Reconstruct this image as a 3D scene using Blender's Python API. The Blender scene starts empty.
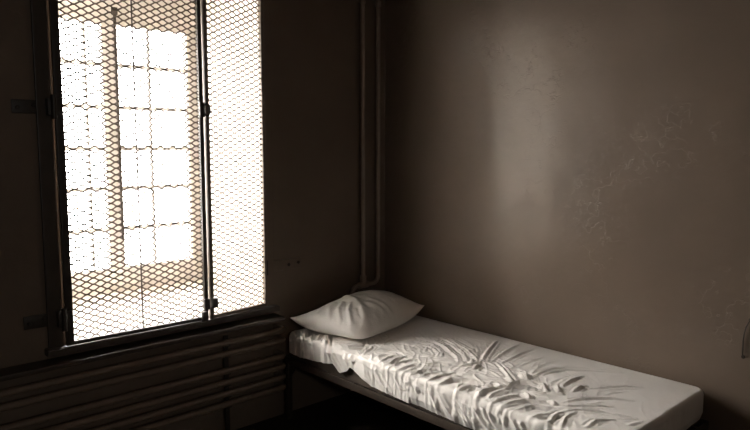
import bpy, bmesh, math, random
import numpy as np
from mathutils import Vector, Matrix, noise

random.seed(7)
scene = bpy.context.scene
COL = scene.collection

# ------------------------------------------------------------------ materials
def new_mat(name):
    m = bpy.data.materials.new(name)
    m.use_nodes = True
    nt = m.node_tree
    nt.nodes.clear()
    out = nt.nodes.new('ShaderNodeOutputMaterial')
    b = nt.nodes.new('ShaderNodeBsdfPrincipled')
    nt.links.new(b.outputs[0], out.inputs[0])
    return m, nt, b, out

def noise_node(nt, scale, detail=4, rough=.55, vec=None):
    n = nt.nodes.new('ShaderNodeTexNoise')
    n.inputs['Scale'].default_value = scale
    n.inputs['Detail'].default_value = detail
    n.inputs['Roughness'].default_value = rough
    if vec is not None:
        nt.links.new(vec, n.inputs['Vector'])
    return n

def ramp(nt, fac, stops):
    r = nt.nodes.new('ShaderNodeValToRGB')
    e = r.color_ramp.elements
    while len(e) < len(stops):
        e.new(.5)
    for k, (p, c) in enumerate(stops):
        e[k].position = p
        e[k].color = (c[0], c[1], c[2], 1) if isinstance(c, tuple) else (c, c, c, 1)
    nt.links.new(fac, r.inputs[0])
    return r

def simple(name, c, rough=.6, var=.12, scale=20, bump=.0, bscale=60, metal=0, spec=.5, dist=.002):
    m, nt, b, out = new_mat(name)
    tc = nt.nodes.new('ShaderNodeTexCoord')
    n = noise_node(nt, scale, 5, .6, tc.outputs['Object'])
    lo = tuple(x * (1 - var) for x in c)
    hi = tuple(min(1, x * (1 + var)) for x in c)
    r = ramp(nt, n.outputs[0], [(.3, lo), (.7, hi)])
    nt.links.new(r.outputs[0], b.inputs['Base Color'])
    b.inputs['Roughness'].default_value = rough
    b.inputs['Metallic'].default_value = metal
    b.inputs['Specular IOR Level'].default_value = spec
    if bump > 0:
        n2 = noise_node(nt, bscale, 4, .6, tc.outputs['Object'])
        bp = nt.nodes.new('ShaderNodeBump')
        bp.inputs['Strength'].default_value = bump
        bp.inputs['Distance'].default_value = dist
        nt.links.new(n2.outputs[0], bp.inputs['Height'])
        nt.links.new(bp.outputs[0], b.inputs['Normal'])
    return m

def plaster(name, c, rough, spec, crack=True):
    """old gloss-painted plaster: trowel waves, chips, flakes and hairline cracks"""
    m, nt, b, out = new_mat(name)
    tc = nt.nodes.new('ShaderNodeTexCoord')
    O = tc.outputs['Object']
    big = noise_node(nt, 1.7, 6, .6, O)
    r = ramp(nt, big.outputs[0], [(.3, tuple(x * .88 for x in c)), (.7, tuple(x * 1.1 for x in c))])
    nt.links.new(r.outputs[0], b.inputs['Base Color'])
    b.inputs['Specular IOR Level'].default_value = spec
    b.inputs['Specular Tint'].default_value = (1, .93, .86, 1)
    rr = noise_node(nt, 5, 5, .6, O)
    rmp = ramp(nt, rr.outputs[0], [(.3, rough * .92), (.75, rough * 1.1)])
    nt.links.new(rmp.outputs[0], b.inputs['Roughness'])
    wav = noise_node(nt, 4.5, 3, .5, O)
    fin = noise_node(nt, 55, 4, .6, O)
    chips = noise_node(nt, 13, 6, .7, O)
    chr_ = ramp(nt, chips.outputs[0], [(.60, 0.0), (.63, 1.0)])
    # hairline cracks: edges of warped cells, only here and there
    mp = nt.nodes.new('ShaderNodeVectorMath'); mp.operation = 'ADD'
    wn = noise_node(nt, 3, 4, .6, O)
    nt.links.new(O, mp.inputs[0]); nt.links.new(wn.outputs['Color'], mp.inputs[1])
    v = nt.nodes.new('ShaderNodeTexVoronoi'); v.feature = 'DISTANCE_TO_EDGE'
    v.inputs['Scale'].default_value = 3.2
    nt.links.new(mp.outputs[0], v.inputs['Vector'])
    cr = ramp(nt, v.outputs['Distance'], [(0.0, 0.0), (.012, 1.0)])
    msk = noise_node(nt, 2.3, 3, .5, O)
    mr = ramp(nt, msk.outputs[0], [(.5, 1.0), (.58, 0.0)])
    mx = nt.nodes.new('ShaderNodeMath'); mx.operation = 'MAXIMUM'
    nt.links.new(cr.outputs[0], mx.inputs[0]); nt.links.new(mr.outputs[0], mx.inputs[1])
    def bump(h, strength, dist, prev=None):
        bp = nt.nodes.new('ShaderNodeBump')
        bp.inputs['Strength'].default_value = strength
        bp.inputs['Distance'].default_value = dist
        nt.links.new(h, bp.inputs['Height'])
        if prev: nt.links.new(prev.outputs[0], bp.inputs['Normal'])
        return bp
    p = bump(wav.outputs[0], .32, .02)
    p = bump(fin.outputs[0], .25, .002, p)
    if crack:
        mk = nt.nodes.new('ShaderNodeMath'); mk.operation = 'MULTIPLY'
        mr2 = ramp(nt, msk.outputs[0], [(.46, 0.0), (.56, 1.0)])
        nt.links.new(chr_.outputs[0], mk.inputs[0]); nt.links.new(mr2.outputs[0], mk.inputs[1])
        p = bump(mk.outputs[0], .35, .0022, p)
        p = bump(mx.outputs[0], .4, .002, p)
    nt.links.new(p.outputs[0], b.inputs['Normal'])
    return m

M = {}
M['wall'] = plaster('painted_plaster', (.188, .143, .108), .325, .64)
M['wall_window'] = plaster('painted_window_wall', (.175, .132, .099), .50, .35)
M['reveal'] = simple('white_reveal_paint', (.72, .68, .63), .7, .05, 6, .2, 40)
M['ceiling'] = simple('ceiling_paint', (.14, .108, .082), .8, .06, 3)
M['floor'] = simple('dark_concrete', (.035, .024, .016), .6, .3, 5, .3, 50)
M['dark_wall'] = simple('dark_wall_paint', (.22, .168, .125), .7, .1, 3)
M['wood'] = simple('brown_painted_wood', (.055, .041, .030), .42, .15, 9, .15, 30)
M['sill'] = simple('dark_sill_varnish', (.07, .053, .04), .5, .2, 9, .15, 30)
M['window_paint'] = simple('white_window_paint', (.55, .52, .48), .5, .05, 10)
M['steel'] = simple('dark_painted_steel', (.032, .024, .017), .45, .2, 30, .15, 120)
M['painted_steel'] = simple('wall_coloured_steel', (.16, .12, .09), .5, .12, 20, .1, 90)
M['mesh'] = simple('mesh_steel', (.075, .055, .040), .5, .2, 40)
M['pipe'] = simple('painted_pipe', (.21, .158, .118), .38, .12, 18, .2, 60)
M['bed_steel'] = simple('bed_frame_steel', (.050, .037, .027), .42, .2, 30, .2, 90, 0, .5)
M['ticking'] = simple('mattress_cover', (.11, .085, .065), .9, .1, 30, .2, 300)
M['riser'] = simple('pale_painted_pipe', (.33, .255, .195), .38, .12, 18, .2, 60)
M['wire'] = simple('dark_wire', (.05, .038, .028), .5)

def fabric(name, c, wscale, sheen=.25, wave=.0):
    m, nt, b, out = new_mat(name)
    tc = nt.nodes.new('ShaderNodeTexCoord')
    O = tc.outputs['Object']
    n = noise_node(nt, 9, 4, .6, O)
    r = ramp(nt, n.outputs[0], [(.3, tuple(x * .95 for x in c)), (.7, tuple(min(1, x * 1.03) for x in c))])
    nt.links.new(r.outputs[0], b.inputs['Base Color'])
    b.inputs['Roughness'].default_value = .85
    b.inputs['Specular IOR Level'].default_value = .2
    b.inputs['Sheen Weight'].default_value = sheen
    b.inputs['Sheen Roughness'].default_value = .5
    f = noise_node(nt, wscale, 3, .6, O)
    c1 = noise_node(nt, 26, 5, .6, O)
    b1 = nt.nodes.new('ShaderNodeBump'); b1.inputs['Strength'].default_value = .35; b1.inputs['Distance'].default_value = .005
    nt.links.new(c1.outputs[0], b1.inputs['Height'])
    b2 = nt.nodes.new('ShaderNodeBump'); b2.inputs['Strength'].default_value = .2; b2.inputs['Distance'].default_value = .0008
    nt.links.new(f.outputs[0], b2.inputs['Height']); nt.links.new(b1.outputs[0], b2.inputs['Normal'])
    nt.links.new(b2.outputs[0], b.inputs['Normal'])
    return m
M['sheet'] = fabric('white_cotton_sheet', (.80, .765, .72), 420)
M['pillowcase'] = fabric('white_cotton_pillowcase', (.88, .845, .80), 420)

# clear panes: mirror-like at grazing angles, otherwise see-through
gm = bpy.data.materials.new('window_glass'); gm.use_nodes = True
nt = gm.node_tree; nt.nodes.clear()
out = nt.nodes.new('ShaderNodeOutputMaterial'); mix = nt.nodes.new('ShaderNodeMixShader')
tr = nt.nodes.new('ShaderNodeBsdfTransparent'); gl = nt.nodes.new('ShaderNodeBsdfGlossy'); fr = nt.nodes.new('ShaderNodeFresnel')
tr.inputs[0].default_value = (.96, .955, .95, 1); gl.inputs['Roughness'].default_value = .02; fr.inputs[0].default_value = 1.25
nt.links.new(fr.outputs[0], mix.inputs[0]); nt.links.new(tr.outputs[0], mix.inputs[1]); nt.links.new(gl.outputs[0], mix.inputs[2]); nt.links.new(mix.outputs[0], out.inputs[0])
M['glass'] = gm

# ------------------------------------------------------------------ mesh helpers
def obj(name, bm, mat, parent=None, smooth=False, angle=None):
    me = bpy.data.meshes.new(name)
    bm.normal_update()
    bm.to_mesh(me); bm.free()
    o = bpy.data.objects.new(name, me)
    for m in (mat if isinstance(mat, (list, tuple)) else [mat]):
        me.materials.append(m)
    COL.objects.link(o)
    if parent: o.parent = parent
    if smooth:
        for p in me.polygons: p.use_smooth = True
    elif angle is not None:
        for p in me.polygons: p.use_smooth = True
        me.set_sharp_from_angle(angle=math.radians(angle))
    return o

def box(bm, x0, x1, y0, y1, z0, z1, bev=0, mi=0):
    r = bmesh.ops.create_cube(bm, size=1)
    vs = r['verts']
    for v in vs:
        v.co = Vector((x0 + (v.co.x + .5) * (x1 - x0), y0 + (v.co.y + .5) * (y1 - y0), z0 + (v.co.z + .5) * (z1 - z0)))
    if bev:
        es = list({e for v in vs for e in v.link_edges})
        bmesh.ops.bevel(bm, geom=es, offset=bev, segments=2, affect='EDGES', profile=.6)
    return bm

def boxm(*a, **k):
    bm = bmesh.new(); box(bm, *a, **k); return bm

def tube(bm, pts, r, n=10, cap=True):
    pts = [Vector(p) for p in pts]
    rings = []
    up = None
    for i, p in enumerate(pts):
        if i == 0: t = pts[1] - p
        elif i == len(pts) - 1: t = p - pts[i - 1]
        else: t = (pts[i + 1] - p).normalized() + (p - pts[i - 1]).normalized()
        t.normalize()
        if up is None:
            up = Vector((0, 0, 1)) if abs(t.z) < .9 else Vector((0, 1, 0))
        a = (up - t * up.dot(t)).normalized(); b = t.cross(a); up = a
        rr = r[i] if isinstance(r, (list, tuple)) else r
        rings.append([bm.verts.new(p + (a * math.cos(2 * math.pi * k / n) + b * math.sin(2 * math.pi * k / n)) * rr) for k in range(n)])
    for A, B in zip(rings, rings[1:]):
        for k in range(n):
            bm.faces.new((A[k], A[(k + 1) % n], B[(k + 1) % n], B[k]))
    if cap:
        bm.faces.new(rings[0][::-1]); bm.faces.new(rings[-1])
    return bm

def tubem(pts, r, n=12):
    bm = bmesh.new(); tube(bm, pts, r, n); return bm

def disc(bm, c, axis, r, h, n=14):
    c = Vector(c); axis = Vector(axis).normalized()
    return tube(bm, [c, c + axis * h * .7, c + axis * h], [r, r, r * .7], n)

def tag(o, label=None, cat=None, group=None, kind=None):
    if label: o['label'] = label
    if cat: o['category'] = cat
    if group: o['group'] = group
    if kind: o['kind'] = kind
    return o

def empty(name, loc, rz=0):
    o = bpy.data.objects.new(name, None); COL.objects.link(o)
    o.location = loc; o.rotation_euler = (0, 0, rz); o.empty_display_size = .1
    return o

def struct(name, bm, mat, parent=None, **k):
    o = obj(name, bm, mat, parent, **k)
    if not parent: o['kind'] = 'structure'
    return o

# ------------------------------------------------------------------ the room (metres; corner of the two walls at the origin)
RX, RY, RH = -4.3, -4.8, 3.2
OX0, OX1, OZ0, OZ1, DEP = -1.925, -.893, .645, 2.42, .78; WX0 = -2.54      # deep window opening

struct('floor', boxm(RX - .2, .4, RY - .2, .9, -.1, 0), M['floor'])
struct('ceiling', boxm(RX - .2, .4, RY - .2, .9, RH, RH + .1), M['ceiling'])
bm = boxm(0, .2, RY - .05, 0, 0, RH)
for v in bm.verts:
    if v.co.x < .1: v.co.x -= .028 * v.co.y                                     # the old wall runs a little out of square
struct('wall_right', bm, M['wall'])
VX0, VX1, VZ0, VZ1 = -3.30, -2.96, 1.80, 2.12                    # added opening, unseen behind the camera, to soften the corner shadows
bm = bmesh.new()
box(bm, RX, VX0, RY - .2, RY, 0, RH); box(bm, VX1, .3, RY - .2, RY, 0, RH)
box(bm, VX0, VX1, RY - .2, RY, 0, VZ0); box(bm, VX0, VX1, RY - .2, RY, VZ1, RH)
struct('wall_back', bm, M['dark_wall'])
struct('wall_side', boxm(RX - .2, RX, RY, 0, 0, RH), M['dark_wall'])
bm = bmesh.new()                                              # window wall with its deep opening; the reveals are painted white
box(bm, RX, OX0, 0, DEP, 0, RH)
box(bm, OX1, .2, 0, DEP, 0, RH)
box(bm, OX0, OX1, 0, DEP, 0, OZ0)
for v in bm.verts:
    if abs(v.co.z - OZ0) < 1e-4 and v.co.y > .5: v.co.z += .040          # the sill slopes up outwards
    if abs(v.co.x - OX0) < 1e-4 and v.co.y > .5: v.co.x = WX0                # the left reveal is splayed towards the wider window
box(bm, OX0, OX1, 0, DEP, OZ1, RH)
bmesh.ops.remove_doubles(bm, verts=bm.verts, dist=1e-5)
bm.normal_update()
for f in bm.faces:
    c = f.calc_center_median(); n = f.normal
    f.material_index = 1 if (RX + .1 < c.x < .1 and .1 < c.z < RH - .1 and abs(n.y) < .9) else 0
struct('wall_left', bm, [M['wall_window'], M['reveal']])

# casing round the opening, sill board, dado ledge
struct('trim_1', boxm(OX0 - .075, OX0 - .014, -.016, 0, OZ0 - .01, OZ1 + .05, bev=.003), M['wood'])
struct('trim_2', boxm(OX1 + .006, OX1 + .05, -.010, 0, OZ0 - .01, OZ1 + .05, bev=.003), M['wall_window'])
struct('trim_3', boxm(OX0 - .09, OX1 + .055, -.054, .03, OZ0 - .034, OZ0 - .004, bev=.005), M['sill'])
struct('trim_4', boxm(RX + .02, -.845, -.112, 0, .572, .594, bev=.006), M['wood'])

# ------------------------------------------------------------------ window at the outside of the opening
WY0, WY1 = .70, .76
bm = bmesh.new()
box(bm, WX0 + .06, WX0 + .10, WY0, WY1, OZ0 + .03, OZ1)
box(bm, OX1 - .03, OX1, WY0, WY1, OZ0, OZ1)
box(bm, WX0 + .10, OX1 - .03, WY0, WY1, OZ0 + .03, .715)
box(bm, WX0 + .10, OX1 - .03, WY0, WY1, 2.20, OZ1)
win = struct('window_1', bm, M['window_paint'])
def casement(x0, x1, xm):
    bm = bmesh.new()
    z0, z1 = .714, 2.201
    a, b = (x0, x1)
    box(bm, a, a + .042, WY0 - .01, WY1 - .015, z0, z1, bev=.003)
    box(bm, b - .042, b, WY0 - .01, WY1 - .015, z0, z1, bev=.003)
    box(bm, a + .042, b - .042, WY0 - .01, WY1 - .015, z0, .825, bev=.003)
    box(bm, a + .042, b - .042, WY0 - .01, WY1 - .015, 2.163, z1, bev=.003)
    c = obj('casement', bm, M['window_paint'], win)
    bm = bmesh.new()
    for z in (1.949, 1.718, 1.490, 1.269, 1.042):
        box(bm, a + .04, b - .04, WY0 + .005, WY0 + .03, z - .010, z + .010)
    box(bm, xm - .006, xm + .006, WY0 + .006, WY0 + .029, .82, 2.17)
    obj('glazing_bar', bm, M['window_paint'], c)
    obj('glass_pane', boxm(a + .038, b - .038, WY0 + .016, WY0 + .019, .82, 2.168), M['glass'], c)
casement(WX0 + .10, -1.90, -2.21)
casement(-1.90, -1.417, -1.545)
casement(-1.417, OX1 - .029, -1.19)
bm = tubem([(-1.388, WY0 - .022, .98), (-1.388, WY0 - .022, 2.235)], .008, 10)
box(bm, -1.402, -1.374, WY0 - .035, WY0 - .008, 2.215, 2.255, bev=.004)
obj('window_bolt', bm, M['steel'], win, angle=40)

bm = bmesh.new()
box(bm, VX0, VX0 + .03, RY - .16, RY - .11, VZ0, VZ1); box(bm, VX1 - .03, VX1, RY - .16, RY - .11, VZ0, VZ1)
box(bm, VX0 + .03, VX1 - .03, RY - .16, RY - .11, VZ0, VZ0 + .03); box(bm, VX0 + .03, VX1 - .03, RY - .16, RY - .11, VZ1 - .03, VZ1)
vw = struct('added_fill_window', bm, M['window_paint'])  # frame of the added opening that lets in fill light
obj('glass_pane', boxm(VX0 + .028, VX1 - .028, RY - .138, RY - .134, VZ0 + .028, VZ1 - .028), M['glass'], vw)

# ------------------------------------------------------------------ diamond mesh gates
def diamond(w, z0, z1, cw, ch, r, phase=0.0, bond=.16):
    """expanded steel: zigzag strands, one every half diamond, bonded where neighbours meet"""
    bm = bmesh.new()
    half = ch / 2
    n = int((z1 - z0) / half)
    for j in range(n):
        zc = z0 + (j + .5) * half
        pts = []
        x = -cw * (1 + phase)
        sgn = 1 if j % 2 else -1
        while x < w + cw:
            for (dx, dz) in ((0, sgn), (bond * cw, sgn), (cw / 2, -sgn), (cw / 2 + bond * cw, -sgn)):
                pts.append((x + dx, dz * half * .46))
            x += cw
        # clip to the frame
        cl = []
        for (xa, za), (xb, zb) in zip(pts, pts[1:]):
            if xb <= 0 or xa >= w: continue
            ta = 0 if xa >= 0 else -xa / (xb - xa)
            tb = 1 if xb <= w else (w - xa) / (xb - xa)
            P = (xa + (xb - xa) * ta, za + (zb - za) * ta); Q = (xa + (xb - xa) * tb, za + (zb - za) * tb)
            if not cl: cl.append(P)
            cl.append(Q)
        tube(bm, [(px, 0, zc + pz) for px, pz in cl], r, 4, cap=False)
    return bm

GZ0, GZ1 = .644, 2.37
def frame_bm(w, tl, tr_, tb, d=.022):
    bm = bmesh.new()
    box(bm, 0, tl, -d / 2, d / 2, GZ0, GZ1, bev=.003)
    box(bm, w - tr_, w, -d / 2, d / 2, GZ0, GZ1, bev=.003)
    box(bm, tl, w - tr_, -d / 2, d / 2, GZ0, GZ0 + tb, bev=.003)
    box(bm, tl, w - tr_, -d / 2, d / 2, GZ1 - tb, GZ1, bev=.003)
    return bm

# left gate, hinged on the left
gl_ = Vector((-1.936, -.034, 0)); gr_ = Vector((-1.268, -.050, 0))
gw = (gr_ - gl_).length
gate = empty('security_gate', gl_, math.atan2(gr_.y - gl_.y, gr_.x - gl_.x))
tag(gate, 'wide dark steel gate of diamond mesh covering the left two thirds of the window', 'security gate')
obj('gate_frame', frame_bm(gw, 0.032, .020, .018), M['steel'], gate, angle=35)
obj('diamond_mesh', diamond(gw - .05, GZ0 + .014, GZ1 - .014, .0595, .0282, .0036), M['mesh'], gate).location = (.031, 0, 0)
obj('stiffener_rod', tubem([(.337, -.006, GZ0 + .01), (.337, -.006, GZ1 - .01)], .0035, 8), M['steel'], gate, angle=40)
for z in (1.665, .765):                                         # strap hinges bolted to the wall
    bm = bmesh.new()
    box(bm, -.155, -.02, .0225, .0325, z - .028, z + .028, bev=.003)
    box(bm, -.03, .026, -.020, .0325, z - .034, z + .034, bev=.003)
    h = obj('hinge', bm, M['steel'], gate, angle=35)
    tube(bm2 := bmesh.new(), [(-.008, -.022, z - .05), (-.008, -.022, z + .05)], .011, 12)
    obj('hinge_pin', bm2, M['steel'], h, angle=40)
    for k, x in enumerate((-.135, -.075)):
        obj('bolt', disc(bmesh.new(), (x, .0225, z + (.006 if k else -.004)), (0, -1, 0), .008, .007), M['steel'], h, angle=40)
# hasp ring at mid height, latch block at the bottom of the free edge
bm = bmesh.new()
box(bm, gw - .024, gw + .002, -.024, -.008, 1.678 - .035, 1.678 + .035, bev=.003)
hs = obj('hasp', bm, M['steel'], gate, angle=35)
ring = [(gw + .002 + .016 * math.cos(t) + .01, -.022, 1.678 + .030 * math.sin(t)) for t in [math.pi * 2 * k / 20 for k in range(21)]]
obj('hasp_ring', tubem(ring, .005, 8), M['steel'], hs, angle=50)
bm = bmesh.new()
box(bm, gw - .030, gw - .001, -.030, -.008, .700, .752, bev=.004)
box(bm, gw - .040, gw - .012, -.026, -.008, GZ0 - .004, .690, bev=.004)
obj('latch', bm, M['steel'], gate, angle=35)

# right leaf, hinged on the right and standing a little proud at the meeting edge
sl = Vector((-1.258, -.053, 0)); sr = Vector((-.897, -.014, 0))
sw = (sr - sl).length
leaf = empty('security_gate', sl, math.atan2(sr.y - sl.y, sr.x - sl.x))
tag(leaf, 'narrow steel gate of finer diamond mesh at the right side of the window', 'security gate')
obj('gate_frame', frame_bm(sw, .019, .016, .018), M['painted_steel'], leaf, angle=35)
obj('diamond_mesh', diamond(sw - .031, GZ0 + .014, GZ1 - .014, .0570, .0285, .0033, .3), M['mesh'], leaf).location = (.017, 0, 0)
bm = bmesh.new()
box(bm, .001, .030, -.032, -.008, .702, .750, bev=.004)
obj('latch', bm, M['steel'], leaf, angle=35)
z = .853
bm = bmesh.new()
box(bm, sw - .012, sw + .235, .004, .013, z - .030, z + .030, bev=.003)
h = obj('hinge', bm, M['wall_window'], leaf, angle=35)
h['label'] = 'long hinge strap painted in the wall colour'
leafrot = leaf.rotation_euler.z
h.rotation_euler.z = -leafrot
h.location = (sw - sw * math.cos(-leafrot), -sw * math.sin(-leafrot), 0)
for k, x in enumerate((.150, .215)):
    obj('bolt', disc(bmesh.new(), (sw + x, .004, z + (.004 if k else -.002)), (0, -1, 0), .009, .008), M['steel'], h, angle=40)
tube(bm2 := bmesh.new(), [(sw + .001, -.006, z - .04), (sw + .001, -.006, z + .04)], .007, 10)
obj('hinge_pin', bm2, M['steel'], h, angle=40)

# ------------------------------------------------------------------ pipe radiator under the window
PR = .0165
rad = empty('pipe_radiator', (-2.2, -.085, 0))
tag(rad, 'long radiator of six horizontal painted pipes along the wall under the window', 'radiator')
x0, x1 = -3.9 + 2.2, -.835 + 2.2
for z in (.514, .457, .368, .308, .249, .193):
    obj('pipe', tubem([(x0, 0, z), (x1 - .03, 0, z), (x1 - .012, .004, z), (x1 - .002, .014, z), (x1, .032, z), (x1, .083, z)], PR, 16), M['pipe'], rad, angle=40)
for x in (x0 - .004,):
    obj('header_pipe', tubem([(x, .0, .165), (x, .0, .545)], .021, 16), M['pipe'], rad, angle=40)
for x in (1.02, -.05, -1.2):
    bm = bmesh.new()
    box(bm, x - .012, x + .012, .018, .026, 0, .545)
    for z in (.514, .457, .368, .308, .249, .193):
        box(bm, x - .012, x + .012, -.004, .020, z - .022, z - .0155)
    box(bm, x - .035, x + .035, -.03, .045, 0, .012)
    br = obj('bracket', bm, M['steel'], rad)
# ------------------------------------------------------------------ heating risers in the corner
ris = empty('heating_pipe', (-.15, -.031, 0))
tag(ris, 'pair of thin vertical heating pipes joined by a tee in the corner behind the bed', 'pipe')
def arc(c, r, a0, a1, n=6):
    return [(c[0] + r * math.cos(a0 + (a1 - a0) * k / n), 0, c[1] + r * math.sin(a0 + (a1 - a0) * k / n)) for k in range(n + 1)]
rr = .0135
obj('pipe', tubem([(-.062, 0, .705), (-.062, 0, RH)], rr, 14), M['riser'], ris, angle=40)
pts = [(.062, 0, RH), (.062, 0, .715)] + arc((.022, .703), .040, 0, -math.pi / 2)[0:] + [(-.02, 0, .663), (-.10, 0, .663)] + arc((-.105, .618), .045, math.pi / 2, math.pi)[1:] + [(-.150, 0, .02)]
obj('pipe', tubem(pts, rr, 14), M['riser'], ris, angle=60)
bm = tubem([(-.062, 0, .675), (-.062, 0, .687), (-.062, 0, .715), (-.062, 0, .725)], [.017, .021, .021, .017], 8)
tube(bm, [(-.10, 0, .663), (-.095, 0, .663), (-.03, 0, .663), (-.025, 0, .663)], [.017, .021, .021, .017], 12)
obj('tee_fitting', bm, M['riser'], ris, angle=40)
for x in (-.062, .062):
    bm = tubem([(x, .031, 2.35), (x, .012, 2.35)], .006, 8)
    tube(bm, [(x, 0, 2.335), (x, 0, 2.365)], .018, 14)
    obj('pipe_clip', bm, M['riser'], ris, angle=40)

# ------------------------------------------------------------------ bed
BXF, BXB, BY0, BY1 = -.803, -.010, -.055, -1.962           # front / wall side, head / foot of the mattress
ZT = .49
bed = empty('cot_bed', ((BXF + BXB) / 2, (BY0 + BY1) / 2, 0))
tag(bed, 'dark angle iron cot bed carrying the mattress along the right wall', 'bed')
cx, cy = bed.location.x, bed.location.y
def rail(x0, x1, y0, y1, name):
    obj(name, boxm(x0 - cx, x1 - cx, y0 - cy, y1 - cy, .318, .356, bev=.003), M['bed_steel'], bed, angle=35)
rail(BXF - .012, BXF - .006, BY1 - .015, BY0 + .004, 'side_rail')
rail(BXB + .001, BXB + .007, BY1 - .015, BY0 + .004, 'side_rail')
rail(BXF - .006, BXB + .004, BY0 - .002, BY0 + .004, 'end_rail')
rail(BXF - .006, BXB + .004, BY1 - .015, BY1 - .009, 'end_rail')
bm = bmesh.new()
for k in range(9):
    y = BY0 - .1 - k * (BY0 - BY1 - .2) / 8
    box(bm, BXF - .006 - cx, BXB + .004 - cx, y - .025 - cy, y + .025 - cy, .330, .342)
box(bm, BXF - .0065 - cx, BXF + .03 - cx, BY1 - .005 - cy, BY0 + .002 - cy, .322, .329)
obj('slat_deck', bm, M['bed_steel'], bed)
for x in (BXF + .004, BXB - .012):
    for y in (BY0 - .014, BY1 + .0):
        bm = bmesh.new()
        s = 1 if y > -1 else -1
        box(bm, x - .014 - cx, x + .014 - cx, y - .016 - cy, y + .016 - cy, 0, .318, bev=.004)
        lg = obj('leg', bm, M['bed_steel'], bed, angle=35)
        bm = bmesh.new()                                          # triangular gusset plate under the rail
        y1 = y - s * .085
        vs = [bm.verts.new(v) for v in [(x - .004 - cx, y - s * .016 - cy, .316), (x - .004 - cx, y1 - cy, .316), (x - .004 - cx, y - s * .016 - cy, .235), (x + .004 - cx, y - s * .016 - cy, .316), (x + .004 - cx, y1 - cy, .316), (x + .004 - cx, y - s * .016 - cy, .235)]]
        for q in ((0, 1, 2), (5, 4, 3), (0, 3, 4, 1), (1, 4, 5, 2), (2, 5, 3, 0)): bm.faces.new([vs[i] for i in q])
        bmesh.ops.recalc_face_normals(bm, faces=bm.faces)
        obj('gusset_plate', bm, M['bed_steel'], lg)

# mattress under the sheet (its lower edge shows below the hem)
bm = boxm(BXF + .016, BXB - .014, BY1 + .016, BY0 - .016, .343, ZT - .014, bev=.012)
mt = obj('mattress', bm, M['ticking'], angle=50)
tag(mt, 'dark thin cot mattress showing below the hem of the white sheet', 'mattress')

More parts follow.
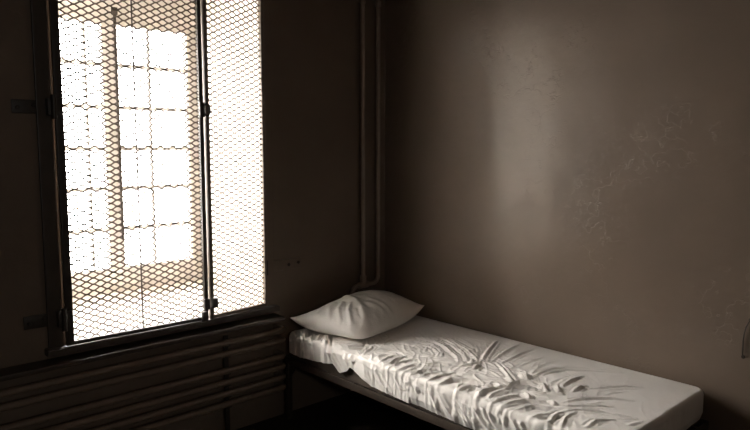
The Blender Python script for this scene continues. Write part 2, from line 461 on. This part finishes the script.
# ------------------------------------------------------------------ sheet: folds listed in metres (from the head, from the wall side and on down the front)
SKY, EXPOSURE, FOLD = 10, 2.5, 1.0
HEM = [(0.005, 0.107), (0.134, 0.113), (0.291, 0.099), (0.406, 0.081), (0.469, 0.112), (0.515, 0.092), (0.546, 0.064), (0.605, 0.086), (0.691, 0.117), (0.827, 0.123), (0.955, 0.127), (1.022, 0.126), (1.133, 0.132), (1.295, 0.136)]
STROKES = [
  ([(0.698,0.427),(0.761,0.43),(0.831,0.47),(0.862,0.524)],7,9),
  ([(0.621,0.411),(0.703,0.388),(0.792,0.421),(0.86,0.483)],7,9),
  ([(0.591,0.357),(0.687,0.341),(0.805,0.384),(0.918,0.442),(0.966,0.485)],9,10),
  ([(0.582,0.287),(0.68,0.271),(0.793,0.31),(0.915,0.38),(1.001,0.459)],11,11),
  ([(0.637,0.254),(0.749,0.273),(0.882,0.324),(1.01,0.408),(1.049,0.436)],12,12),
  ([(0.843,0.651),(0.903,0.635),(0.927,0.58),(0.973,0.563),(1.014,0.499),(1.071,0.465)],8,8),
  ([(0.924,0.684),(0.933,0.627),(0.967,0.598)],6,7),
  ([(0.614,0.469),(0.7,0.473)],5,7),
  ([(0.676,0.546),(0.707,0.48)],5,7),
  ([(0.757,0.491),(0.708,0.416)],5,7),
  ([(0.575,0.487),(0.651,0.478)],5,7),
  ([(0.802,0.567),(0.837,0.521)],5,7),
  ([(0.61,0.686),(0.641,0.621),(0.732,0.59)],7,9),
  ([(0.67,0.741),(0.664,0.664)],8,9),
  ([(0.725,0.777),(0.705,0.664),(0.72,0.625)],8,9),
  ([(0.772,0.788),(0.753,0.664),(0.754,0.619)],9,9),
  ([(0.805,0.805),(0.808,0.68),(0.819,0.626)],9,9),
  ([(0.857,0.807),(0.864,0.696),(0.875,0.657)],9,9),
  ([(0.894,0.802),(0.906,0.691)],7,9),
  ([(0.941,0.799),(0.948,0.696),(0.969,0.654)],9,9),
  ([(0.991,0.796),(0.993,0.693),(1.017,0.641)],9,9),
  ([(1.044,0.796),(1.04,0.68),(1.059,0.622)],9,9),
  ([(1.078,0.801),(1.078,0.698),(1.104,0.622)],7,9),
  ([(0.599,0.765),(0.527,0.636),(0.513,0.602)],7,9),
  ([(0.546,0.732),(0.521,0.643)],6,8),
  ([(0.706,0.796),(0.733,0.835),(0.773,0.871),(0.832,0.906)],10,11),
  ([(0.847,0.81),(0.869,0.836),(0.901,0.873)],9,11),
  ([(0.876,0.802),(0.909,0.83),(0.938,0.854)],7,11),
  ([(0.929,0.806),(0.944,0.825)],6,11),
  ([(0.985,0.815),(1.003,0.84)],6,11),
  ([(0.644,0.829),(0.657,0.874),(0.699,0.901)],5,11),
  ([(1.05,0.817),(1.083,0.844),(1.112,0.889),(1.135,0.911)],12,12),
  ([(1.111,0.81),(1.139,0.845),(1.185,0.889),(1.212,0.916)],14,13),
  ([(1.111,0.803),(1.106,0.767),(1.11,0.697),(1.168,0.657),(1.228,0.65)],15,13),
  ([(1.21,0.821),(1.246,0.849),(1.276,0.881),(1.29,0.918)],12,12),
  ([(1.21,0.8),(1.211,0.752),(1.221,0.7),(1.258,0.688)],12,12),
  ([(1.245,0.814),(1.297,0.841),(1.342,0.867)],9,11),
  ([(0.976,0.826),(1.001,0.848)],7,8),
  ([(1.001,0.826),(1.028,0.845)],6,8),
  ([(0.916,0.801),(0.931,0.827)],7,8),
  ([(1.045,0.416),(0.96,0.245),(0.895,0.106)],7.92,10.4),
  ([(1.03,0.433),(0.933,0.297),(0.866,0.228)],2.88,7.2),
  ([(1.074,0.364),(1.035,0.21),(1.005,0.052)],5.76,9.6),
  ([(1.12,0.357),(1.108,0.199),(1.104,0.042)],6.48,9.6),
  ([(1.205,0.346),(1.202,0.239),(1.209,0.134)],4.32,8.8),
  ([(1.26,0.356),(1.269,0.228),(1.286,0.114)],4.32,8.8),
  ([(1.323,0.389),(1.325,0.313),(1.349,0.217)],9.36,11.2),
  ([(1.329,0.348),(1.334,0.277),(1.365,0.205),(1.425,0.152),(1.509,0.1),(1.561,0.082)],9,13),
  ([(0.969,0.56),(1.028,0.517),(1.051,0.431),(1.083,0.368)],10,9),
  ([(1.104,0.374),(1.182,0.429),(1.257,0.486),(1.303,0.529)],7,8),
  ([(1.105,0.767),(1.113,0.7),(1.167,0.659),(1.235,0.638),(1.309,0.614)],11,12),
  ([(1.257,0.405),(1.314,0.436),(1.33,0.407)],13,12),
  ([(1.32,0.602),(1.329,0.515),(1.379,0.488),(1.397,0.463)],13,10),
  ([(1.343,0.633),(1.377,0.542),(1.414,0.518)],10,9),
  ([(1.214,0.803),(1.211,0.72),(1.24,0.672)],11,11),
  ([(1.317,0.781),(1.286,0.714),(1.299,0.635)],13,12),
  ([(1.034,0.608),(1.103,0.609),(1.131,0.56)],4,9),
  ([(1.102,0.496),(1.17,0.499),(1.225,0.514)],5,9),
  ([(1.029,0.476),(1.002,0.421)],12,9),
  ([(1.074,0.467),(1.089,0.529)],10,10),
  ([(1.322,0.806),(1.298,0.752),(1.28,0.686),(1.3,0.634)],10.4,12),
  ([(1.36,0.774),(1.336,0.705),(1.342,0.646),(1.353,0.605),(1.384,0.544)],11.2,12),
  ([(1.387,0.8),(1.387,0.719),(1.405,0.656),(1.434,0.618)],9.6,11),
  ([(1.43,0.8),(1.438,0.734),(1.466,0.664),(1.528,0.621)],11.2,12),
  ([(1.48,0.811),(1.501,0.749),(1.521,0.69),(1.578,0.654),(1.61,0.643)],11.2,12),
  ([(1.457,0.808),(1.479,0.749),(1.495,0.708)],7.2,9),
  ([(1.568,0.799),(1.579,0.755),(1.604,0.717),(1.643,0.697)],10.4,12),
  ([(1.429,0.61),(1.455,0.626)],13.6,12),
  ([(1.288,0.423),(1.325,0.452)],12,14),
  ([(1.277,0.598),(1.309,0.619)],9.6,12),
  ([(1.262,0.502),(1.294,0.522)],8,11),
  ([(1.54,0.599),(1.56,0.607)],9.6,11),
  ([(1.401,0.449),(1.44,0.491),(1.467,0.524)],11.2,11),
  ([(1.576,0.819),(1.603,0.792),(1.638,0.782),(1.666,0.802)],11.2,12),
  ([(1.642,0.777),(1.631,0.715),(1.635,0.684)],10.4,12),
  ([(1.374,0.493),(1.414,0.492),(1.427,0.464)],8.8,10),
  ([(1.432,0.568),(1.463,0.555),(1.478,0.531)],7.2,9),
  ([(1.46,0.428),(1.505,0.489)],10.4,11),
  ([(1.237,0.82),(1.281,0.854),(1.332,0.898)],13,13),
  ([(1.295,0.817),(1.339,0.855),(1.389,0.9)],13,13),
  ([(1.371,0.808),(1.396,0.844),(1.42,0.869),(1.436,0.884)],12,11),
  ([(1.395,0.811),(1.415,0.834)],9,9),
  ([(1.441,0.82),(1.474,0.865)],10,11),
  ([(1.496,0.819),(1.52,0.85)],10,11),
  ([(1.534,0.823),(1.547,0.845)],10,10),
  ([(1.355,0.823),(1.368,0.853)],8,9),
  ([(1.322,0.812),(1.332,0.836)],7,9),
  ([(1.419,0.817),(1.435,0.845)],8,9),
  ([(1.479,0.422),(1.465,0.331),(1.47,0.242)],9.3,11.05),
  ([(1.544,0.446),(1.534,0.37),(1.55,0.345)],8.06,9.35),
  ([(1.563,0.367),(1.613,0.297),(1.658,0.243),(1.712,0.189)],6.82,11.05),
  ([(1.577,0.569),(1.597,0.505),(1.638,0.438),(1.685,0.393),(1.756,0.358)],6.82,9.35),
  ([(1.56,0.612),(1.604,0.588),(1.656,0.534),(1.723,0.467)],6.2,8.5),
  ([(1.644,0.511),(1.683,0.455)],4.34,6.8),
  ([(1.621,0.64),(1.654,0.59),(1.707,0.55),(1.75,0.53)],6.82,9.35),
  ([(1.635,0.758),(1.621,0.681),(1.634,0.633)],8.06,10.2),
  ([(1.7,0.787),(1.663,0.698),(1.657,0.624)],8.68,11.05),
  ([(1.757,0.706),(1.757,0.643),(1.788,0.579)],8.06,11.05),
  ([(1.809,0.557),(1.837,0.525),(1.865,0.513)],5.58,8.5),
  ([(1.641,0.389),(1.662,0.335),(1.684,0.303)],4.34,7.65),
  ([(1.461,0.454),(1.496,0.472)],9.3,11.05),
  ([(1.445,0.527),(1.412,0.452)],8.68,10.2),
  ([(1.493,0.528),(1.529,0.502)],6.2,8.5),
  ([(1.853,0.582),(1.873,0.529)],5.58,10.2),
  ([(1.619,0.805),(1.635,0.775),(1.66,0.804)],8.68,11.05),
  ([(1.758,0.533),(1.815,0.505)],3.1,10.2),
  ([(0.006,0.732),(0.097,0.807),(0.104,0.842)],6,7),
  ([(0.054,0.728),(0.148,0.805)],6,6),
  ([(0.072,0.718),(0.184,0.806)],6,6),
  ([(0.036,0.729),(0.127,0.801)],4,6),
  ([(0.118,0.696),(0.227,0.796)],8,8),
  ([(0.173,0.683),(0.245,0.769),(0.241,0.811)],9,9),
  ([(0.092,0.71),(0.194,0.781)],4,6),
  ([(0.037,0.793),(0.044,0.837)],4,8),
  ([(0.183,0.597),(0.217,0.681),(0.357,0.802),(0.415,0.856),(0.464,0.901)],17,13),
  ([(0.344,0.767),(0.428,0.857)],6,11),
  ([(0.502,0.793),(0.511,0.824),(0.529,0.861)],12,14),
  ([(0.544,0.785),(0.566,0.82)],7,10),
  ([(0.451,0.779),(0.454,0.696),(0.473,0.635),(0.539,0.616)],8,8),
  ([(0.48,0.8),(0.504,0.706),(0.536,0.647)],7,7),
  ([(0.378,0.73),(0.396,0.668),(0.426,0.615)],6,7),
  ([(0.605,0.775),(0.695,0.827)],7,12),
]
L = BY0 - BY1; W = BXB - BXF; HD = .128; ER = .020; CR = .05

def fold_height(a, b):
    H = np.zeros_like(a)
    for pts, h, w in STROKES:
        h = h / 1000. * FOLD; w = w / 1000. * .86
        P = np.array(pts)
        m = 4 * w
        box_ = (a > P[:, 0].min() - m) & (a < P[:, 0].max() + m) & (b > P[:, 1].min() - m) & (b < P[:, 1].max() + m)
        idx = np.nonzero(box_)
        if len(idx[0]) == 0: continue
        q = np.stack([a[idx], b[idx]], -1)
        seg = np.linalg.norm(P[1:] - P[:-1], axis=1); tot = seg.sum() + 1e-6
        cum = np.concatenate([[0], np.cumsum(seg)])
        best = np.full(len(q), 1e9); tt = np.zeros(len(q))
        for k in range(len(P) - 1):
            d = P[k + 1] - P[k]; l2 = d @ d + 1e-9
            t = np.clip(((q - P[k]) @ d) / l2, 0, 1)
            dist = np.linalg.norm(q - (P[k] + t[:, None] * d), axis=1)
            s_ = (cum[k] + t * seg[k]) / tot
            better = dist < best
            best = np.where(better, dist, best); tt = np.where(better, s_, tt)
        taper = np.clip(np.sin(np.pi * np.clip(tt, .06, .94)), 0, 1) ** .55 if tot > .05 else np.ones_like(tt)
        ww = w * (.75 + .35 * taper)
        prof = np.exp(-(best / ww) ** 1.55) - .30 * np.exp(-((best - 1.9 * ww) / (.9 * ww)) ** 2)
        v = h * taper * prof
        cur = H[idx]
        H[idx] = np.where((v > 0) & (cur > 0), np.maximum(v, cur) + .25 * np.minimum(v, cur), v + cur)
    return H

rs = random.Random(11)
for pts, h, w_ in list(STROKES):                                   # finer creases run beside the main folds
    if len(pts) < 3 and h < 9: continue
    for q in range(2):
        off = rs.choice((-1, 1)) * rs.uniform(.013, .026); k0 = rs.uniform(0, .35); k1 = rs.uniform(.6, 1)
        d = Vector((pts[-1][0] - pts[0][0], pts[-1][1] - pts[0][1]))
        if d.length < .03: continue
        nrm_ = Vector((-d.y, d.x)).normalized() * off
        P = [(x + nrm_.x + rs.uniform(-.004, .004), y + nrm_.y + rs.uniform(-.004, .004)) for x, y in pts]
        A_ = (P[0][0] + (P[1][0] - P[0][0]) * k0, P[0][1] + (P[1][1] - P[0][1]) * k0)
        B_ = (P[-2][0] + (P[-1][0] - P[-2][0]) * k1, P[-2][1] + (P[-1][1] - P[-2][1]) * k1)
        STROKES.append(([A_] + P[1:-1] + [B_], h * rs.uniform(.25, .5), w_ * rs.uniform(.5, .75)))
NA, NB = 700, 300
us = np.linspace(-1, 1, NA); vs_ = np.linspace(-1, 1, NB)
# denser columns in the folded half are not needed; a regular grid keeps the folds even
U, V = np.meshgrid(us, vs_, indexing='ij')
hx, hy = L / 2, W / 2
X = U * hx; Y = V * hy
dist = np.minimum(hx - np.abs(X), hy - np.abs(Y))
dx = np.clip(np.abs(X) - (hx - CR), 0, None) / CR; dy = np.clip(np.abs(Y) - (hy - CR), 0, None) / CR
nn = np.sqrt(dx ** 2 + dy ** 2); mxx = np.maximum(dx, dy)
k = np.where((dx > 0) & (dy > 0), mxx / np.maximum(nn, 1e-9), 1)
X2 = np.where((dx > 0) & (dy > 0), np.sign(X) * (hx - CR + dx * k * CR), X)
Y2 = np.where((dx > 0) & (dy > 0), np.sign(Y) * (hy - CR + dy * k * CR), Y)
e = np.clip(ER - dist, 0, ER)
DZ = -(ER - np.sqrt(np.clip(ER ** 2 - e ** 2, 0, None)))
DZ = np.maximum(DZ, -ER)
a = X2 + hx; b = Y2 + hy                                   # metres from the head, from the wall side
Hf = fold_height(a, b)
def nz(x, y, z, s): return noise.noise(Vector((x * s, y * s, z * s)))
und = np.zeros_like(a)
for i in range(NA):
    for j in range(NB):
        und[i, j] = nz(a[i, j], b[i, j], 3.1, 6) * .0030 + nz(a[i, j], b[i, j], 8.2, 17) * .0014 * (1 if b[i, j] > .3 else .4)
# crumpled cotton: warped ridged noise, strongest in the middle where the sheet has bunched up
for i in range(NA):
    for j in range(NB):
        ai, bj = a[i, j], b[i, j]
        m_ = min(1, max(0, (bj - .16) / .22)) * min(1, max(0, (ai - .25) / .3)) * min(1, max(.25, (1.75 - ai) / .45))
        wx = nz(ai, bj, 5.5, 7) * .05; wy = nz(ai, bj, 9.5, 7) * .05
        p_ = (ai + wx) * .72 + (bj + wy) * .69; q_ = -(ai + wx) * .69 + (bj + wy) * .72
        rg = max(0, 1 - abs(noise.noise(Vector((p_ * 9, q_ * 26, 2.2)))) * 2.6)
        rg2 = max(0, 1 - abs(noise.noise(Vector((p_ * 24, q_ * 15, 6.2)))) * 2.6)
        und[i, j] += (rg ** 2.2 * .0027 + rg2 ** 2.2 * .0013) * m_ + (rg ** 2) * .0008
edge_y = 1 - np.clip((dist) / .05, 0, 1)
damp = np.clip(dist / .06, .0, 1)
wallside = np.clip(b / .05, 0, 1)
footfade = np.clip((L - a) / .02, 0, 1)
Z = ZT + DZ + (Hf + und) * wallside * (1 - .6 * edge_y) * (.3 + .7 * footfade)
OUT = np.clip((b - (W - .03)) / .03, 0, 1) * Hf * .6        # near the front edge folds also push outwards
# slight sag towards the foot corner of the front
verts = []
for i in range(NA):
    for j in range(NB):
        verts.append((BXB - b[i, j] - OUT[i, j] + .020 * (a[i, j] / L) * (1 - b[i, j] / W), BY0 - a[i, j], Z[i, j]))
faces = []
for i in range(NA - 1):
    for j in range(NB - 1):
        q = i * NB + j
        faces.append((q, q + 1, q + NB + 1, q + NB))
# skirt hanging from the boundary loop
loop = [(i, NB - 1) for i in range(NA)] + [(NA - 1, j) for j in range(NB - 2, -1, -1)] + [(i, 0) for i in range(NA - 2, -1, -1)] + [(0, j) for j in range(1, NB - 1)]
nl = len(loop)
hema = np.array([p[0] for p in HEM]); hemz = np.array([p[1] for p in HEM])
base = [i * NB + j for i, j in loop]
P0 = np.array([verts[q] for q in base])
la = np.array([a[i, j] for i, j in loop]); lb = np.array([b[i, j] for i, j in loop])
nrm = np.zeros((nl, 2))
for q in range(nl):
    t = P0[(q + 2) % nl, :2] - P0[(q - 2) % nl, :2]
    n2 = np.array([t[1], -t[0]]); n2 /= max(np.linalg.norm(n2), 1e-9)
    nrm[q] = n2
ctr = np.array([(BXF + BXB) / 2, (BY0 + BY1) / 2])
if ((P0[:, :2] - ctr) * nrm).sum() < 0: nrm = -nrm
front = np.array([1.0 if j == NB - 1 else 0.0 for i, j in loop])
KS = 34
drop_tot = np.where(front > 0, np.interp(la, hema, hemz), HD)
drop_tot = np.where((front < 1) & (lb > W - .08) & (la < .1), .107, drop_tot)
prev = base
for r_ in range(1, KS + 1):
    d = ER + (drop_tot - ER) * r_ / KS
    bb = W + d
    Hs = fold_height(la, np.where(front > 0, bb, 9.0))
    cur = []
    for q in range(nl):
        g = nz(la[q], lb[q], d[q], 9) * .003 + nz(la[q] * 2.2, lb[q] * 2.2, d[q] * .6, 13) * .002
        o_ = Hs[q] * .9 + g + (.004 if front[q] else .0) * (d[q] / HD)
        wall_q = lb[q] < .03 and la[q] > .04
        if wall_q: o_ = min(o_, .003)
        if not front[q]: o_ = max(min(o_, .006), -.004) * (1 if lb[q] > .1 else .3)
        tuck = -.010 * max(0, (d[q] / drop_tot[q] - .75) / .25) if (front[q] and la[q] > .95) or not front[q] else 0
        ramp_in = min(1, r_ / 4)
        o_ = max(o_, -.008)
        pz = P0[q, 2] + (ZT - d[q] - (ZT - ER)) * 1.0
        blend = max(0, 1 - r_ / 6.0)
        pz = (ZT - d[q]) * (1 - blend) + (P0[q, 2] - (d[q] - ER)) * blend
        cur.append(len(verts))
        verts.append((P0[q, 0] + nrm[q, 0] * (o_ * ramp_in + tuck), P0[q, 1] + nrm[q, 1] * (o_ * ramp_in + tuck), pz))
    for q in range(nl):
        q2 = (q + 1) % nl
        faces.append((prev[q], cur[q], cur[q2], prev[q2]))
    prev = cur
me = bpy.data.meshes.new('bed_sheet'); me.from_pydata(verts, [], faces); me.update()
bmx = bmesh.new(); bmx.from_mesh(me); bmesh.ops.recalc_face_normals(bmx, faces=bmx.faces)
if bmx.faces[NB * 30 + 60].normal.z < 0: bmesh.ops.reverse_faces(bmx, faces=bmx.faces)
bmx.to_mesh(me); bmx.free()
for p in me.polygons: p.use_smooth = True
me.materials.append(M['sheet'])
sheet = bpy.data.objects.new('bed_sheet', me); COL.objects.link(sheet)
sm = sheet.modifiers.new('smooth', 'SMOOTH'); sm.factor = .4; sm.iterations = 1
tag(sheet, 'rumpled white cotton sheet stretched over the cot mattress', 'bed sheet')

# ------------------------------------------------------------------ pillow
NU, NV = 120, 90
cA, cB, cC, cD = Vector((-.800, -.090)), Vector((-.052, -.395)), Vector((-.668, -.530)), Vector((-.070, -.088))
def pil(u, v, side):
    # u: -1 front .. 1 wall side, v: -1 head .. 1 foot side; edges bow in between the pointed corners
    s_, t_ = (u + 1) / 2, (v + 1) / 2
    p = cA.lerp(cD, s_).lerp(cC.lerp(cB, s_), t_)
    c0 = (cA + cB + cC + cD) / 4
    bow = .035 * (1 - v * v) * (u ** 2) + .045 * (1 - u * u) * (v ** 2)
    p = p + (c0 - p) * bow
    if u < 0 and v > 0: p = p + (c0 - p) * .13 * (abs(u) ** 5) * (abs(v) ** 5)      # the near corner is blunt
    eu = max(0, 1 - abs(u) ** 2.3); ev = max(0, 1 - abs(v) ** 2.3)
    prof = (eu ** .5) * (ev ** .5)
    hump = 1 + .12 * math.exp(-((u - .15) ** 2 + (v + .3) ** 2) / .35)
    corner = (abs(u) ** 3) * (abs(v) ** 3)
    mid = ZT + .030 + corner * (.055 if (u < 0 and v < 0) or (u > 0 and v > 0) else -.005)
    mid += .012 * (u ** 4) * (1 - abs(v)) 
    if side > 0:
        z = mid + .148 * prof * hump
    else:
        z = max(ZT + .005, mid - .045 * prof)
    return Vector((p.x, p.y, z)), prof
wr = [  # pulls on the case: (u, v) polyline, height mm, width
    ([(-.93, .0), (-.72, -.25), (-.6, -.3)], 7, .04), ([(-.92, .3), (-.72, .02), (-.55, -.08)], 11, .04), ([(-.9, .6), (-.7, .3), (-.5, .15)], 11, .04),
    ([(-.74, .88), (-.52, .5), (-.40, .1), (-.36, -.25)], 17, .085), ([(-.2, .8), (-.3, .4)], 5, .06), ([(.0, .9), (-.1, .55), (-.15, .3)], 4, .05),
    ([(-.97, -.9), (-.8, -.68), (-.6, -.5)], 5, .06), ([(.9, .85), (.6, .62), (.3, .55)], 4, .06), ([(-.95, -.4), (-.75, -.5)], 4, .04), ([(-.8, .9), (-.72, .6), (-.6, .42)], 7, .045)]
def wr_h(u, v):
    h = 0
    for pts, hh, w in wr:
        best = 9; 
        for k in range(len(pts) - 1):
            ax, ay = pts[k]; bx, by = pts[k + 1]; ddx, ddy = bx - ax, by - ay
            t = max(0, min(1, ((u - ax) * ddx + (v - ay) * ddy) / (ddx * ddx + ddy * ddy)))
            best = min(best, math.hypot(u - ax - t * ddx, (v - ay - t * ddy) * .7))
        h = max(h, hh / 1000 * math.exp(-(best / w) ** 2))
    return h
bm = bmesh.new()
top = []; bot = []
for i in range(NU):
    rt, rb = [], []
    for j in range(NV):
        # cosine spacing packs points at the rounded edges
        u = -math.cos(math.pi * i / (NU - 1)); v = -math.cos(math.pi * j / (NV - 1))
        u = .55 * u + .45 * (-1 + 2 * i / (NU - 1)); v = .55 * v + .45 * (-1 + 2 * j / (NV - 1))
        p, pr = pil(u, v, 1)
        p.z += wr_h(u, v) * min(1, pr * 2) + (nz(p.x, p.y, 1.7, 14) * .004 + nz(p.x, p.y, 4.7, 33) * .0016) * min(1, pr * 2)
        vt = bm.verts.new(p); rt.append(vt)
        if i in (0, NU - 1) or j in (0, NV - 1): rb.append(vt)
        else:
            p, pr = pil(u, v, -1); rb.append(bm.verts.new(p))
    top.append(rt); bot.append(rb)
for i in range(NU - 1):
    for j in range(NV - 1):
        bm.faces.new((top[i][j], top[i + 1][j], top[i + 1][j + 1], top[i][j + 1]))
        f = (bot[i][j], bot[i][j + 1], bot[i + 1][j + 1], bot[i + 1][j])
        if len(set(f)) == 4:
            try: bm.faces.new(f)
            except ValueError: pass
bmesh.ops.recalc_face_normals(bm, faces=bm.faces)
pw = obj('pillow', bm, M['pillowcase'], smooth=True)
tag(pw, 'plump white pillow with pointed corners at the head of the cot', 'pillow')

# ------------------------------------------------------------------ bent wire hanging on the right wall beyond the foot of the bed
hk = Vector((.0575, 0, 0))
bm = tubem([hk + Vector(q) for q in [(.002, -2.095, .800), (-.010, -2.092, .794), (-.011, -2.083, .772), (-.010, -2.077, .745), (-.009, -2.074, .712), (-.009, -2.074, .67), (-.010, -2.075, .65), (.002, -2.075, .642)]], .0030, 8)
wk = obj('wall_hook', bm, M['wire'], angle=60)
tag(wk, 'thin bent dark wire hook on the right wall beyond the foot of the bed', 'hook')
for y, z in ((-2.095, .800), (-2.075, .642)):
    obj('fixing_plate', disc(bmesh.new(), (.0590, y, z), (-1, 0, 0), .008, .004), M['wire'], wk, angle=40)

# ------------------------------------------------------------------ daylight: overcast sky, paler than the ground
w = bpy.data.worlds.new('overcast_sky'); scene.world = w; w.use_nodes = True
nt = w.node_tree; nt.nodes.clear()
out = nt.nodes.new('ShaderNodeOutputWorld'); bg = nt.nodes.new('ShaderNodeBackground')
tc = nt.nodes.new('ShaderNodeTexCoord'); sx = nt.nodes.new('ShaderNodeSeparateXYZ')
nt.links.new(tc.outputs['Generated'], sx.inputs[0])
def g(v): return (v, v * .96, v * .91)
r = ramp(nt, sx.outputs['Z'], [(.0, g(.25)), (.47, g(.60)), (.51, g(.68)), (.60, g(.74)), (.75, g(1.3)), (.9, g(1.5))])
mapn = nt.nodes.new('ShaderNodeMath'); mapn.operation = 'MULTIPLY_ADD'; mapn.inputs[1].default_value = .5; mapn.inputs[2].default_value = .5
nt.links.new(sx.outputs['Z'], mapn.inputs[0])
nt.links.new(mapn.outputs[0], r.inputs[0])
nt.links.new(r.outputs[0], bg.inputs[0]); bg.inputs[1].default_value = SKY
nt.links.new(bg.outputs[0], out.inputs[0])
la_ = bpy.data.lights.new('window_portal', 'AREA'); la_.shape = 'RECTANGLE'; la_.size = OX1 - WX0; la_.size_y = OZ1 - OZ0
la_.cycles.is_portal = True
lo = bpy.data.objects.new('window_portal', la_); COL.objects.link(lo)
lo.location = ((WX0 + OX1) / 2, DEP + .01, (OZ0 + OZ1) / 2)
lo.rotation_euler = (math.radians(-90), 0, 0)

lb_ = bpy.data.lights.new('fill_window_portal', 'AREA'); lb_.shape = 'RECTANGLE'; lb_.size = VX1 - VX0; lb_.size_y = VZ1 - VZ0  # sky portal for the added fill opening
lb_.cycles.is_portal = True
l2 = bpy.data.objects.new('fill_window_portal', lb_); COL.objects.link(l2)
l2.location = ((VX0 + VX1) / 2, RY - .21, (VZ0 + VZ1) / 2)
l2.rotation_euler = (math.radians(90), 0, 0)

# ------------------------------------------------------------------ camera
cam = bpy.data.cameras.new('camera'); co = bpy.data.objects.new('camera', cam); COL.objects.link(co)
cam.sensor_width = 36; cam.lens = 654 / 750 * 36; cam.clip_start = .02
co.location = (-2.829, -2.964, 1.5)
pitch = math.atan2(68, 654); yaw = math.atan2(.6795, .7337)
fwd = Vector((math.sin(yaw) * math.cos(pitch), math.cos(yaw) * math.cos(pitch), -math.sin(pitch)))
co.rotation_euler = fwd.to_track_quat('-Z', 'Y').to_euler()
scene.camera = co

vs2 = scene.view_settings
scene.display_settings.display_device = 'sRGB'
vs2.view_transform = 'Standard'; vs2.look = 'None'; vs2.gamma = 1; vs2.use_curve_mapping = False; vs2.exposure = EXPOSURE
cy_ = scene.cycles
cy_.use_denoising = True
cy_.max_bounces = 10; cy_.diffuse_bounces = 8; cy_.glossy_bounces = 5; cy_.transparent_max_bounces = 12
cy_.sample_clamp_indirect = 8
cy_.caustics_reflective = False; cy_.caustics_refractive = False
